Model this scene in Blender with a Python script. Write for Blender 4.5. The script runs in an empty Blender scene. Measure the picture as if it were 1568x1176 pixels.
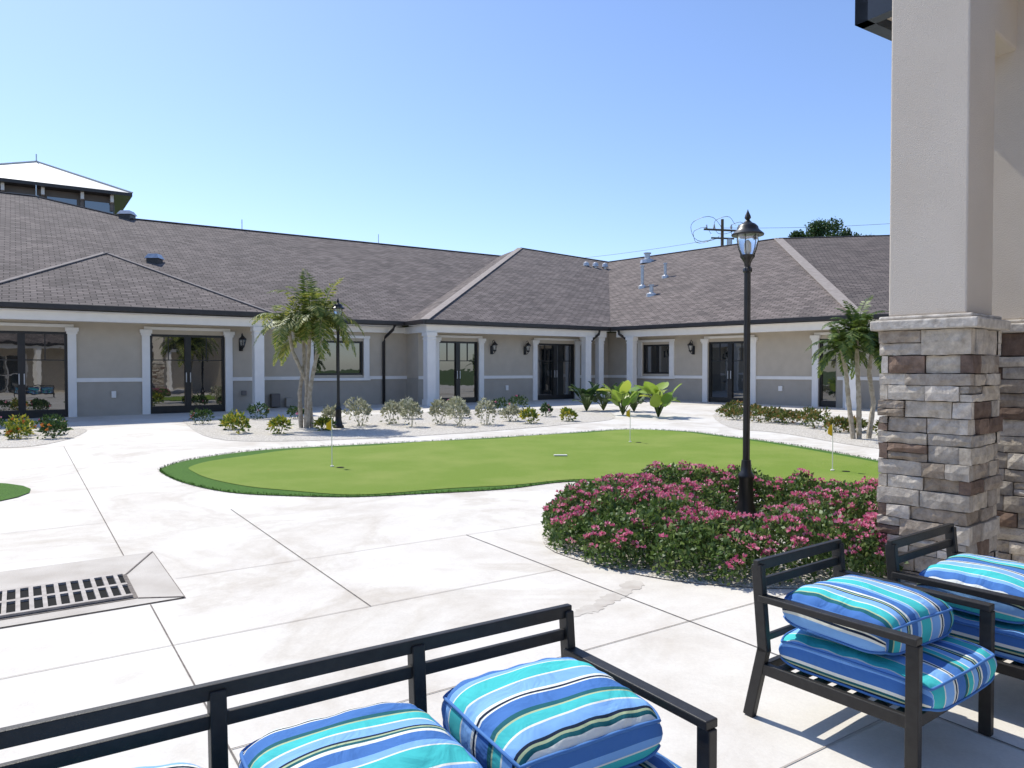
import bpy, math, random
from mathutils import Vector, Matrix
random.seed(7)
V=Vector
SL=0.0105
def gz(y): return SL*max(-20,min(y,48))
scene=bpy.context.scene
# ------------------------------------------------------------------ materials
def newmat(name):
    m=bpy.data.materials.new(name); m.use_nodes=True
    nt=m.node_tree; b=nt.nodes['Principled BSDF']; return m,nt,b
def N(nt,t,**k):
    n=nt.nodes.new(t)
    for a,v in k.items():
        if a in n.inputs.keys(): n.inputs[a].default_value=v
        else: setattr(n,a,v)
    return n
def ramp(nt,fac,stops,interp='LINEAR'):
    r=nt.nodes.new('ShaderNodeValToRGB'); r.color_ramp.interpolation=interp
    els=r.color_ramp.elements
    while len(els)<len(stops): els.new(0.5)
    for e,(p,c) in zip(els,stops):
        e.position=p; e.color=(c[0],c[1],c[2],1)
    nt.links.new(fac,r.inputs[0]); return r.outputs[0]
def mat_noise(name,c1,c2,scale=5,rough=.8,bump=0,bscale=60,metal=0,detail=6,spec=.3,c3=None,lscale=None):
    m,nt,b=newmat(name)
    tc=N(nt,'ShaderNodeTexCoord'); n=N(nt,'ShaderNodeTexNoise',Scale=scale,Detail=detail)
    nt.links.new(tc.outputs['Object'],n.inputs['Vector'])
    st=[(.3,c1),(.7,c2)]
    col=ramp(nt,n.outputs[0],st)
    if c3:
        n3=N(nt,'ShaderNodeTexNoise',Scale=lscale or .5,Detail=4,Roughness=.6); nt.links.new(tc.outputs['Object'],n3.inputs['Vector'])
        f=ramp(nt,n3.outputs[0],[(.42,(0,0,0)),(.7,(1,1,1))])
        mx=N(nt,'ShaderNodeMixRGB'); nt.links.new(f,mx.inputs[0]); nt.links.new(col,mx.inputs[1]); mx.inputs[2].default_value=(*c3,1)
        col=mx.outputs[0]
    nt.links.new(col,b.inputs['Base Color'])
    b.inputs['Roughness'].default_value=rough; b.inputs['Metallic'].default_value=metal
    b.inputs['Specular IOR Level'].default_value=spec
    if bump:
        n2=N(nt,'ShaderNodeTexNoise',Scale=bscale,Detail=4); nt.links.new(tc.outputs['Object'],n2.inputs['Vector'])
        bp=N(nt,'ShaderNodeBump',Strength=bump,Distance=.01); nt.links.new(n2.outputs[0],bp.inputs['Height'])
        nt.links.new(bp.outputs[0],b.inputs['Normal'])
    return m
def mat_island(name,stops,rough=.8,trans=0,bump=0,bscale=40,interp='LINEAR',spec=.25,mottle=0):
    m,nt,b=newmat(name)
    g=N(nt,'ShaderNodeNewGeometry')
    col=ramp(nt,g.outputs['Random Per Island'],stops,interp)
    tc=N(nt,'ShaderNodeTexCoord')
    if mottle:
        n=N(nt,'ShaderNodeTexNoise',Scale=14,Detail=6,Roughness=.7); nt.links.new(tc.outputs['Object'],n.inputs['Vector'])
        f=ramp(nt,n.outputs[0],[(.25,(1-mottle,1-mottle*1.08,1-mottle*1.15)),(.75,(1+mottle*.6,)*3)])
        mx=N(nt,'ShaderNodeMixRGB',blend_type='MULTIPLY'); mx.inputs[0].default_value=1
        nt.links.new(col,mx.inputs[1]); nt.links.new(f,mx.inputs[2]); col=mx.outputs[0]
    nt.links.new(col,b.inputs['Base Color']); b.inputs['Roughness'].default_value=rough
    b.inputs['Specular IOR Level'].default_value=spec
    if bump:
        n2=N(nt,'ShaderNodeTexNoise',Scale=bscale,Detail=6,Roughness=.7); nt.links.new(tc.outputs['Object'],n2.inputs['Vector'])
        bp=N(nt,'ShaderNodeBump',Strength=bump,Distance=.02); nt.links.new(n2.outputs[0],bp.inputs['Height']); nt.links.new(bp.outputs[0],b.inputs['Normal'])
    if trans:
        out=nt.nodes['Material Output']; t=N(nt,'ShaderNodeBsdfTranslucent'); nt.links.new(col,t.inputs[0])
        mx=N(nt,'ShaderNodeMixShader'); mx.inputs[0].default_value=trans
        nt.links.new(b.outputs[0],mx.inputs[1]); nt.links.new(t.outputs[0],mx.inputs[2]); nt.links.new(mx.outputs[0],out.inputs[0])
    return m
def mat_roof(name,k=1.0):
    m,nt,b=newmat(name)
    uv=N(nt,'ShaderNodeUVMap'); br=N(nt,'ShaderNodeTexBrick')
    br.inputs['Scale'].default_value=1; br.inputs['Brick Width'].default_value=.32; br.inputs['Row Height'].default_value=.16
    br.inputs['Mortar Size'].default_value=.014; br.inputs['Mortar Smooth'].default_value=.2; br.inputs['Bias'].default_value=0
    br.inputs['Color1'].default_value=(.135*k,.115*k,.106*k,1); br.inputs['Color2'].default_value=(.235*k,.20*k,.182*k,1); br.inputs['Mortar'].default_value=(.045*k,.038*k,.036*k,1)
    nt.links.new(uv.outputs[0],br.inputs['Vector'])
    n=N(nt,'ShaderNodeTexNoise',Scale=.7,Detail=8,Roughness=.7); nt.links.new(uv.outputs[0],n.inputs['Vector'])
    f=ramp(nt,n.outputs[0],[(.3,(.80,.80,.80)),(.7,(1.2,1.17,1.15))])
    mx=N(nt,'ShaderNodeMixRGB',blend_type='MULTIPLY'); mx.inputs[0].default_value=1
    nt.links.new(br.outputs[0],mx.inputs[1]); nt.links.new(f,mx.inputs[2]); nt.links.new(mx.outputs[0],b.inputs['Base Color'])
    bp=N(nt,'ShaderNodeBump',Strength=.6,Distance=.02); nt.links.new(br.outputs[0],bp.inputs['Height']); nt.links.new(bp.outputs[0],b.inputs['Normal'])
    b.inputs['Roughness'].default_value=.9; b.inputs['Specular IOR Level'].default_value=.15
    return m
def mat_stripe(name):
    m,nt,b=newmat(name)
    tc=N(nt,'ShaderNodeTexCoord'); at=N(nt,'ShaderNodeAttribute'); at.attribute_name='stripe'
    a2=N(nt,'ShaderNodeMath',operation='ADD'); a2.inputs[1].default_value=2.07; nt.links.new(at.outputs['Fac'],a2.inputs[0])
    s=N(nt,'ShaderNodeMath',operation='DIVIDE'); s.inputs[1].default_value=.46; nt.links.new(a2.outputs[0],s.inputs[0])
    fr=N(nt,'ShaderNodeMath',operation='FRACT'); nt.links.new(s.outputs[0],fr.inputs[0])
    W=(.76,.77,.70); NV=(.010,.022,.05); BL=(.06,.17,.44); LB=(.21,.42,.76); TQ=(.06,.50,.50); DT=(.012,.11,.13); LM=(.42,.50,.30)
    seq=[(0,TQ),(.15,W),(.165,LB),(.30,W),(.325,NV),(.35,W),(.365,BL),(.50,DT),(.54,LM),(.555,TQ),(.64,W),(.655,LB),(.74,NV),(.76,LM),(.775,DT),(.80,W),(.83,BL),(.93,LB),(.985,W)]
    col=ramp(nt,fr.outputs[0],seq,'CONSTANT')
    nt.links.new(col,b.inputs['Base Color']); b.inputs['Roughness'].default_value=.85; b.inputs['Specular IOR Level'].default_value=.2
    n=N(nt,'ShaderNodeTexNoise',Scale=7,Detail=3,Distortion=1.2); nt.links.new(tc.outputs['Object'],n.inputs['Vector'])
    w=N(nt,'ShaderNodeTexNoise',Scale=500,Detail=1); nt.links.new(tc.outputs['Object'],w.inputs['Vector'])
    bp=N(nt,'ShaderNodeBump',Strength=.4,Distance=.04); nt.links.new(n.outputs[0],bp.inputs['Height'])
    bp2=N(nt,'ShaderNodeBump',Strength=.15,Distance=.002); nt.links.new(w.outputs[0],bp2.inputs['Height']); nt.links.new(bp.outputs[0],bp2.inputs['Normal'])
    nt.links.new(bp2.outputs[0],b.inputs['Normal'])
    return m
def mat_gravel(name,c1,c2,scale=45):
    m,nt,b=newmat(name); tc=N(nt,'ShaderNodeTexCoord')
    v=N(nt,'ShaderNodeTexVoronoi',Scale=scale); nt.links.new(tc.outputs['Object'],v.inputs['Vector'])
    sp=N(nt,'ShaderNodeSeparateColor'); nt.links.new(v.outputs['Color'],sp.inputs[0])
    col=ramp(nt,sp.outputs[0],[(0,c1),(1,c2)]); nt.links.new(col,b.inputs['Base Color'])
    bp=N(nt,'ShaderNodeBump',Strength=1,Distance=.02); bp.invert=True
    nt.links.new(v.outputs['Distance'],bp.inputs['Height']); nt.links.new(bp.outputs[0],b.inputs['Normal']); b.inputs['Roughness'].default_value=.9
    return m
def mat_concrete():
    m,nt,b=newmat('broom_concrete'); tc=N(nt,'ShaderNodeTexCoord')
    def noise(sc,d=6,r=.6,dist=0):
        n=N(nt,'ShaderNodeTexNoise',Scale=sc,Detail=d,Roughness=r,Distortion=dist); nt.links.new(tc.outputs['Object'],n.inputs['Vector']); return n.outputs[0]
    base=ramp(nt,noise(.9,8,.65),[(.3,(.585,.535,.465)),(.5,(.675,.635,.57)),(.72,(.715,.685,.625))])
    f1=ramp(nt,noise(.45,6,.62,.9),[(.50,(1,1,1)),(.565,(.87,.85,.82)),(.60,(.94,.93,.915)),(.72,(.975,.97,.96))])
    f2=ramp(nt,noise(3.2,8,.72,.8),[(.3,(.92,.91,.90)),(.6,(1.02,1.02,1.02))])
    f3=ramp(nt,noise(60,3,.7),[(.35,(.95,.95,.95)),(.65,(1.02,1.02,1.02))])
    c=base
    for f in (f1,f2,f3):
        mx=N(nt,'ShaderNodeMixRGB',blend_type='MULTIPLY'); mx.inputs[0].default_value=1
        nt.links.new(c,mx.inputs[1]); nt.links.new(f,mx.inputs[2]); c=mx.outputs[0]
    nt.links.new(c,b.inputs['Base Color']); b.inputs['Roughness'].default_value=.75; b.inputs['Specular IOR Level'].default_value=.35
    bp=N(nt,'ShaderNodeBump',Strength=.3,Distance=.004); nt.links.new(noise(120,4),bp.inputs['Height']); nt.links.new(bp.outputs[0],b.inputs['Normal'])
    return m
M={}
M['conc']=mat_concrete()
M['joint']=mat_noise('joint_dark',(.12,.10,.09),(.24,.21,.18),30,.9)
M['jointl']=mat_noise('joint_light',(.30,.26,.23),(.44,.40,.36),8,.9)
M['wet']=mat_noise('damp_concrete',(.46,.41,.35),(.58,.54,.475),9,.7)
M['ground']=mat_noise('ground_grass',(.05,.09,.02),(.10,.13,.04),3,.95)
M['turf']=mat_noise('putting_turf',(.150,.232,.020),(.20,.288,.035),70,.9,.8,260,c3=(.24,.30,.055),lscale=.8)
M['fringe']=mat_noise('fringe_turf',(.035,.10,.010),(.085,.19,.02),45,.95,1,120)
M['gravel']=mat_gravel('shell_gravel',(.42,.375,.31),(.75,.70,.62))
M['wallU']=mat_noise('stucco_upper',(.50,.435,.345),(.55,.48,.385),3,.9,.5,90)
M['wallL']=mat_noise('stucco_lower',(.405,.36,.30),(.45,.405,.34),3,.9,.5,90)
M['white']=mat_noise('white_trim',(.82,.79,.74),(.87,.84,.79),4,.6,.1,30)
M['gutter']=mat_noise('dark_gutter',(.022,.018,.017),(.035,.03,.028),5,.4,spec=.5)
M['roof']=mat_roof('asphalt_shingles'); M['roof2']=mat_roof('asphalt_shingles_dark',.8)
M['cap']=mat_noise('ridge_cap',(.28,.24,.21),(.37,.32,.285),6,.9,.5,40)
M['capd']=mat_noise('ridge_cap_dark',(.19,.165,.15),(.27,.235,.22),6,.9,.5,40)
M['black']=mat_noise('black_metal',(.010,.010,.010),(.018,.017,.017),8,.38,.05,200,spec=.5)
M['frame']=mat_noise('furniture_metal',(.016,.014,.013),(.025,.023,.021),30,.48,.15,350,spec=.4)
M['steel']=mat_noise('galvanised',(.45,.46,.47),(.6,.61,.62),10,.4,metal=.6)
M['stucco']=mat_noise('column_stucco',(.60,.53,.445),(.64,.57,.485),2,.9,.6,140)
M['blackhole']=mat_noise('pit_dark',(.006,.006,.006),(.012,.011,.01),5,1)
M['grate']=mat_noise('grate_concrete',(.36,.32,.28),(.54,.49,.44),12,.85,.3,80)
M['collar']=mat_noise('collar_concrete',(.44,.395,.34),(.57,.525,.465),3,.85,.4,80)
M['navyfascia']=mat_noise('navy_fascia',(.012,.022,.04),(.02,.032,.055),3,.4)
M['metalroof']=mat_noise('pale_metal_roof',(.62,.60,.55),(.72,.70,.65),1,.5)
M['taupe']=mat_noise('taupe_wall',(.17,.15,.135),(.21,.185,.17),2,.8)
M['trunk']=mat_noise('palm_trunk',(.30,.25,.18),(.52,.46,.37),14,.9,.8,40)
M['bark']=mat_noise('bark',(.09,.07,.05),(.16,.13,.09),10,.9,.8,30)
M['yellow']=mat_noise('yellow_flag',(.75,.50,.03),(.8,.56,.05),10,.7)
M['piping']=mat_noise('cushion_piping',(.06,.17,.44),(.08,.21,.48),10,.8)
M['stripe']=mat_stripe('stripe_fabric')
M['stone']=mat_island('ledge_stone',[(0,(.26,.185,.14)),(.08,(.56,.505,.43)),(.20,(.40,.34,.275)),(.32,(.64,.585,.50)),(.46,(.44,.40,.345)),(.57,(.19,.135,.105)),(.64,(.58,.515,.42)),(.75,(.35,.29,.225)),(.84,(.66,.605,.53)),(.94,(.42,.37,.31))],.9,0,.9,22,'CONSTANT',mottle=.45)
M['mortar']=mat_noise('mortar',(.14,.12,.11),(.20,.18,.16),20,.95)
M['capstone']=mat_noise('cap_stone',(.38,.34,.29),(.64,.59,.52),16,.9,1,30)
M['rose_leaf']=mat_island('rose_leaf',[(0,(.04,.08,.020)),(.4,(.085,.15,.035)),(.75,(.15,.23,.055)),(1,(.26,.32,.10))],.5,.32,spec=.4)
M['pink']=mat_island('pink_petal',[(0,(.50,.07,.18)),(.5,(.74,.19,.33)),(1,(.88,.45,.54))],.6,.35)
M['silver']=mat_island('silver_leaf',[(0,(.22,.23,.13)),(.5,(.43,.43,.29)),(1,(.66,.64,.50))],.7,.2)
M['green']=mat_island('green_leaf',[(0,(.02,.05,.015)),(.6,(.05,.10,.025)),(1,(.10,.16,.04))],.5,.25,spec=.4)
M['croton']=mat_island('croton_leaf',[(0,(.05,.11,.02)),(.4,(.16,.24,.03)),(.75,(.48,.44,.05)),(1,(.62,.48,.06))],.5,.25,spec=.4)
M['orange']=mat_island('lantana_petal',[(0,(.6,.14,.04)),(1,(.7,.32,.06))],.5,.2)
M['bronze']=mat_island('bronze_leaf',[(0,(.06,.10,.02)),(.5,(.14,.18,.04)),(.8,(.30,.22,.07)),(1,(.40,.16,.06))],.5,.2)
M['palm']=mat_island('palm_leaflet',[(0,(.08,.13,.02)),(.5,(.18,.23,.04)),(1,(.42,.40,.10))],.5,.4,spec=.4)
M['palmd']=mat_island('palm_leaflet_dark',[(0,(.04,.08,.015)),(.5,(.09,.15,.03)),(1,(.20,.25,.05))],.5,.35,spec=.4)
M['ear']=mat_island('elephant_ear_leaf',[(0,(.14,.26,.03)),(.5,(.30,.42,.05)),(1,(.46,.50,.08))],.4,.4,spec=.5)
M['stem']=mat_noise('green_stem',(.08,.12,.03),(.12,.16,.05),10,.7)
def simple(name,c,rough,metal=0,spec=.5,trans=0,ior=1.45):
    m,nt,b=newmat(name); b.inputs['Base Color'].default_value=(*c,1); b.inputs['Roughness'].default_value=rough
    b.inputs['Metallic'].default_value=metal; b.inputs['Specular IOR Level'].default_value=spec
    b.inputs['Transmission Weight'].default_value=trans; b.inputs['IOR'].default_value=ior; return m
def mat_glass():
    m,nt,b=newmat('window_glass'); tc=N(nt,'ShaderNodeTexCoord')
    n=N(nt,'ShaderNodeTexNoise',Scale=1.2,Detail=3); nt.links.new(tc.outputs['Object'],n.inputs['Vector'])
    nt.links.new(ramp(nt,n.outputs[0],[(.4,(.004,.006,.008)),(.7,(.018,.022,.022))]),b.inputs['Base Color'])
    b.inputs['Roughness'].default_value=.01; b.inputs['IOR'].default_value=2.5
    bp=N(nt,'ShaderNodeBump',Strength=.03,Distance=.05); nt.links.new(n.outputs[0],bp.inputs['Height']); nt.links.new(bp.outputs[0],b.inputs['Normal'])
    return m
M['glass']=mat_glass()
M['lampglass']=simple('lamp_glass',(.9,.95,.97),.08,trans=.92)
# ------------------------------------------------------------------ mesh builder
class MB:
    def __init__(s): s.v=[];s.f=[];s.m=[];s.uv={};s.mats=[];s.attr={}
    def mi(s,k):
        if k not in s.mats: s.mats.append(k)
        return s.mats.index(k)
    def face(s,pts,k,uv=None):
        b=len(s.v); s.v+= [tuple(p) for p in pts]; s.f.append(tuple(range(b,b+len(pts)))); s.m.append(s.mi(k))
        if uv: s.uv[len(s.f)-1]=uv
    def hexa(s,c,k):
        b=len(s.v); s.v+=[tuple(p) for p in c]; i=s.mi(k)
        for f in ((0,3,2,1),(4,5,6,7),(0,1,5,4),(1,2,6,5),(2,3,7,6),(3,0,4,7)):
            s.f.append(tuple(b+q for q in f)); s.m.append(i)
    def box(s,x0,x1,y0,y1,z0,z1,k,F=None):
        c=[(x0,y0,z0),(x1,y0,z0),(x1,y1,z0),(x0,y1,z0),(x0,y0,z1),(x1,y0,z1),(x1,y1,z1),(x0,y1,z1)]
        if F: c=[F(*p) for p in c]
        s.hexa(c,k)
    def bar(s,p,q,w,h,k,up=V((0,0,1))):
        p=V(p);q=V(q);d=(q-p).normalized(); up=V(up)
        if abs(d.dot(up))>.95: up=V((1,0,0))
        a=d.cross(up).normalized()*w/2; b=a.cross(d).normalized()*h/2
        s.hexa([p-a-b,p+a-b,p+a+b,p-a+b,q-a-b,q+a-b,q+a+b,q-a+b],k)
    def tube(s,path,rad,k,n=8,closed=False):
        path=[V(p) for p in path]; L=len(path); base=len(s.v); i=s.mi(k)
        if not hasattr(rad,'__len__'): rad=[rad]*L
        for j,p in enumerate(path):
            if closed: d=path[(j+1)%L]-path[j-1]
            else: d=path[min(j+1,L-1)]-path[max(j-1,0)]
            d.normalize(); up=V((0,0,1)) if abs(d.z)<.9 else V((1,0,0))
            a=d.cross(up).normalized(); b=a.cross(d)
            for t in range(n):
                an=2*math.pi*t/n; s.v.append(tuple(p+(a*math.cos(an)+b*math.sin(an))*rad[j]))
        for j in range(L if closed else L-1):
            for t in range(n):
                j2=(j+1)%L
                s.f.append((base+j*n+t,base+j*n+(t+1)%n,base+j2*n+(t+1)%n,base+j2*n+t)); s.m.append(i)
        if not closed:
            s.f.append(tuple(base+t for t in range(n))[::-1]); s.m.append(i)
            s.f.append(tuple(base+(L-1)*n+t for t in range(n))); s.m.append(i)
    def lathe(s,x,y,prof,k,n=16,flute=0):
        base=len(s.v); i=s.mi(k)
        for r,z in prof:
            for t in range(n):
                an=2*math.pi*t/n; rr=r*(1-(flute if t%2 else 0)); s.v.append((x+rr*math.cos(an),y+rr*math.sin(an),z))
        for j in range(len(prof)-1):
            for t in range(n):
                s.f.append((base+j*n+t,base+j*n+(t+1)%n,base+(j+1)*n+(t+1)%n,base+(j+1)*n+t)); s.m.append(i)
        s.f.append(tuple(base+t for t in range(n))[::-1]); s.m.append(i)
        s.f.append(tuple(base+(len(prof)-1)*n+t for t in range(n))); s.m.append(i)
    def leaf(s,c,d,nn,l,w,k):
        sd=d.cross(nn); sd=sd.normalized() if sd.length>1e-4 else V((1,0,0))
        m=c+d*l*.45
        s.face([c,m+sd*w/2,c+d*l,m-sd*w/2],k)
    def build(s,name,parent=None,smooth=False,mw=None,bevel=0):
        me=bpy.data.meshes.new(name); me.from_pydata(s.v,[],s.f)
        for k in s.mats: me.materials.append(M[k])
        me.polygons.foreach_set('material_index',s.m)
        if smooth: me.polygons.foreach_set('use_smooth',[True]*len(s.f))
        if s.uv:
            ul=me.uv_layers.new(name='UVMap')
            for pi,uv in s.uv.items():
                for li,q in zip(me.polygons[pi].loop_indices,uv): ul.data[li].uv=q
        if s.attr:
            at=me.attributes.new('stripe','FLOAT','POINT')
            at.data.foreach_set('value',[s.attr.get(i,0.0) for i in range(len(s.v))])
        me.update(); o=bpy.data.objects.new(name,me); scene.collection.objects.link(o)
        if mw: o.matrix_world=mw
        if parent: o.parent=parent
        if bevel:
            b=o.modifiers.new('bevel','BEVEL'); b.width=bevel; b.segments=2; b.limit_method='ANGLE'
        return o
def empty(name,loc=(0,0,0)):
    e=bpy.data.objects.new(name,None); e.location=loc; scene.collection.objects.link(e); return e
def rv():
    while 1:
        v=V((random.uniform(-1,1),random.uniform(-1,1),random.uniform(-1,1)))
        if .05<v.length<1: return v.normalized()
def smoothpoly(pts,k=6):
    out=[];n=len(pts)
    for i in range(n):
        p0,p1,p2,p3=[V((*pts[(i+j-1)%n],0)) for j in range(4)]
        for t in range(k):
            t/=k
            q=.5*((2*p1)+(-p0+p2)*t+(2*p0-5*p1+4*p2-p3)*t*t+(-p0+3*p1-3*p2+p3)*t**3)
            out.append((q.x,q.y))
    return out
def sheet(name,pts,k,off):
    mb=MB(); mb.face([(x,y,gz(y)+off) for x,y in pts],k)
    me_o=mb.build(name)
    import bmesh
    bm=bmesh.new(); bm.from_mesh(me_o.data); bmesh.ops.triangulate(bm,faces=bm.faces[:]); 
    for f in bm.faces:
        if f.normal.z<0: f.normal_flip()
    bm.to_mesh(me_o.data); bm.free(); return me_o
def inset(pts,d):
    n=len(pts); out=[]
    ar=sum(pts[i][0]*pts[(i+1)%n][1]-pts[(i+1)%n][0]*pts[i][1] for i in range(n)); sg=1 if ar>0 else -1
    for i in range(n):
        a=V(pts[i-1]);b=V(pts[(i+1)%n]); t=(b-a).normalized(); nn=V((-t.y,t.x))*sg
        dd=d(pts[i]) if callable(d) else d
        out.append((pts[i][0]+nn.x*dd,pts[i][1]+nn.y*dd))
    return out
# ------------------------------------------------------------------ ground
mb=MB()
ys=[-400,-20,48,2500]
for i in range(3):
    mb.face([(-2500,ys[i],gz(ys[i])-.01),(2500,ys[i],gz(ys[i])-.01),(2500,ys[i+1],gz(ys[i+1])-.01),(-2500,ys[i+1],gz(ys[i+1])-.01)],'ground')
mb.build('ground')
sheet('concrete_patio',[(-34,-14),(34,-14),(34,40),(-34,40)],'conc',0)
D=V((.831,.556)); Nn=V((-.556,.831)); R=V((.7071,-.7071)); Mm=V((.7071,.7071))
def FL(a,n,z): return V((a*D.x+n*Nn.x,a*D.y+n*Nn.y,z))
def FR(r,m,z): return V((r*R.x+m*Mm.x,r*R.y+m*Mm.y,z))
mb=MB()
def joint(a0,q0,a1,q1,w=.008,k='joint'):
    p=FL(a0,q0,0);q=FL(a1,q1,0);d=(q-p).normalized();s=V((-d.y,d.x,0))*w/2
    mb.face([V((c.x,c.y,gz(c.y)+.004)) for c in (p-s,q-s,q+s,p+s)],k)
for a,segs in {.71:[(1,5.34),(6.8,16.2)],1.9:[(4.5,8.3)],3.42:[(1.0,5.87)],7.6:[(-3,2.5)]}.items():
    for s in segs: joint(a,s[0],a,s[1])
for a,segs in {-3.4:[(2,22)],-5.5:[(2,22)],4.8:[(-1,4.5)],6.2:[(-2,3.2)],-1.35:[(8.7,16)]}.items():
    for s in segs: joint(a,s[0],a,s[1],.007,'jointl')
for q,segs in {3.15:[(.71,9)],4.5:[(-8,3.42)],5.87:[(.95,5.0)],1.8:[(-3,9)],8.3:[(-6,.71)],10.2:[(-6,.71)],12.2:[(-6,.71)],14.2:[(-6,.71)]}.items():
    for s in segs: joint(s[0],q,s[1],q,.006,'joint' if q==3.15 else 'jointl')
mb.build('concrete_expansion_joints')
mb=MB()
path=[(.36,4.60,.03),(.46,4.70,.07),(.56,4.80,.05),(.66,4.95,.075),(.76,5.08,.05),(.84,5.22,.07),(.93,5.38,.05)]
L_=[];R_2=[]
for i in range(len(path)-1):
    for t in range(6):
        t/=6; x=path[i][0]*(1-t)+path[i+1][0]*t; y=path[i][1]*(1-t)+path[i+1][1]*t; w=(path[i][2]*(1-t)+path[i+1][2]*t)*random.uniform(.6,1.4)
        L_.append((x-w*.8,y+w*.5)); R_2.append((x+w*.8,y-w*random.uniform(.3,.8)))
for i in range(len(L_)-1):
    mb.face([(p[0],p[1],gz(p[1])+.002) for p in (L_[i],R_2[i],R_2[i+1],L_[i+1])],'wet')
mb.build('damp_concrete_stain')
# lawn
lawn=[(-5.21,10.98),(-5.16,12.07),(-4.48,13.22),(-3.25,13.93),(-1.11,14.97),(.94,16.17),(2.68,17.25),(3.94,16.77),(4.44,15.89),(5.24,14.26),(5.85,11.9),(5.9,10.6),(5.1,9.5),(3.45,9.36),(2.66,9.53),(1.84,9.63),(1.0,9.79),(.56,9.68),(-.11,9.19),(-1.05,8.88),(-1.87,8.67),(-2.74,8.75),(-3.44,8.97),(-4.16,9.53),(-4.78,10.23)]
lawn=smoothpoly(lawn)
sheet('putting_green_fringe',lawn,'fringe',.010)
sheet('putting_green',inset(lawn,lambda p:.17+.28*max(0,min(1,(-2-p[0])/3))+.08*math.sin(p[0]*2.3+p[1])),'turf',.016)
el=[(-7.35+1.55*math.cos(t*math.pi/12),8.65+1.1*math.sin(t*math.pi/12)) for t in range(24)]
sheet('side_lawn',el,'fringe',.010)
mb=MB()
nl=len(lawn)
for i in range(nl):
    a=V((*lawn[i],0));b=V((*lawn[(i+1)%nl],0)); L=(b-a).length
    for _ in range(int(L*130)):
        p=a.lerp(b,random.random())+V((random.gauss(0,.012),random.gauss(0,.012),0)); p.z=gz(p.y)+.008
        mb.leaf(p,(V((0,0,1))+rv()*.7).normalized(),rv(),random.uniform(.02,.045),.008,'fringe')
mb.build('lawn_edge_grass')
b1=smoothpoly([(-8.24,18.7),(-6.2,15.3),(-4.6,14.75),(-2.5,15.5),(-.5,16.9),(1.4,18.7),(2.9,20.8),(2.6,25.0),(-1.8,23.6),(-5.5,21.4),(-7.6,20.9),(-8.9,20.3)],4)
sheet('gravel_bed',b1,'gravel',.006)
b2=smoothpoly([(6.2,22.6),(5.27,17.9),(6.0,16.4),(6.75,13.4),(8.2,13.6),(9.9,20.0),(8.0,23.6)],4)
sheet('gravel_bed',b2,'gravel',.006)
b3=smoothpoly([(-13,18),(-10.6,17.8),(-9.6,16.6),(-8.96,14.2),(-9.8,13.6),(-13,14.2)],4)
sheet('gravel_bed',b3,'gravel',.006)
BC=(2.04,6.78);BRX,BRY=1.74,1.60
sheet('gravel_bed',[(BC[0]+(BRX+.05)*math.cos(t*math.pi/24)*(1+.02*math.sin(t)),BC[1]+(BRY+.03)*math.sin(t*math.pi/24)) for t in range(48)],'gravel',.008)
# drain
mb=MB()
def shq(a0,a1,q0,q1,k,off):
    mb.face([V((p.x,p.y,gz(p.y)+off)) for p in (FL(a0,q0,0),FL(a1,q0,0),FL(a1,q1,0),FL(a0,q1,0))],k)
def gbox(a0,a1,q0,q1,z0,z1,k):
    def F(a,q,z):
        p=FL(a,q,0); p.z=gz(p.y)+z; return p
    mb.box(a0,a1,q0,q1,z0,z1,k,F)
shq(-1.1,.93,5.35,6.79,'joint',.004)
shq(-1.09,.922,5.358,6.782,'collar',.008)
shq(-.80,.66,5.50,6.17,'joint',.011)
shq(-.77,.63,5.53,6.15,'blackhole',.014)
gbox(-.77,.63,5.53,5.565,.014,.03,'grate'); gbox(-.77,.63,5.82,5.865,.014,.03,'grate'); gbox(-.77,.63,6.115,6.15,.014,.03,'grate')
x=-.77
while x<.64:
    gbox(x,x+.026,5.565,5.82,.014,.0298,'grate'); gbox(x,x+.026,5.865,6.115,.014,.0298,'grate'); x+=.0743
for (a,q,b,c) in ((.66,6.17,.92,6.78),(.66,5.5,.92,5.36)):
    p=FL(a,q,0);r=FL(b,c,0);p.z=gz(p.y)+.010;r.z=gz(r.y)+.010; mb.bar(p,r,.012,.006,'joint')
mb.build('storm_drain_grate')
# ------------------------------------------------------------------ building
EZ=3.35
bld=empty('single_story_building')
def rf(mb,pts,e,k='roof'):
    P=[V(p) for p in pts]; e3=V((e[0],e[1],0)).normalized()
    n=(P[1]-P[0]).cross(P[2]-P[0]).normalized(); 
    if n.z<0: n=-n
    up=n.cross(e3).normalized()
    mb.face(P,k,[(p.dot(e3),p.dot(up)) for p in P])
mb=MB(); m=.42
def Lz(a,n,z): return FL(a,n,EZ+z)
zr=m*(36.65-25); zt=m*(39-25)
rf(mb,[Lz(-20,25,0),Lz(12,25,0),Lz(23.65,36.65,zr),Lz(4.3,36.65,zr),Lz(.78,39,zt),Lz(-20,39,zt)],D)
rf(mb,[Lz(4.3,36.65,zr),Lz(23.65,36.65,zr),Lz(23.65,48,0),Lz(4.3,48,0)],D)
rf(mb,[Lz(-20,39,zt),Lz(.78,39,zt),Lz(4.3,36.65,zr),Lz(4.3,48,0),Lz(-20,50,0)],D)
za=m*(28.8-23.5)
rf(mb,[Lz(-1.6,23.5,0),Lz(6.7,23.5,0),Lz(2.56,28.8,za)],D)
rf(mb,[Lz(6.7,23.5,0),Lz(6.7,25,.01),Lz(2.56,30.3,za),Lz(2.56,28.8,za)],Nn)
rf(mb,[Lz(-1.6,25,.01),Lz(-1.6,23.5,0),Lz(2.56,28.8,za),Lz(2.56,30.3,za)],Nn)
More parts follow.
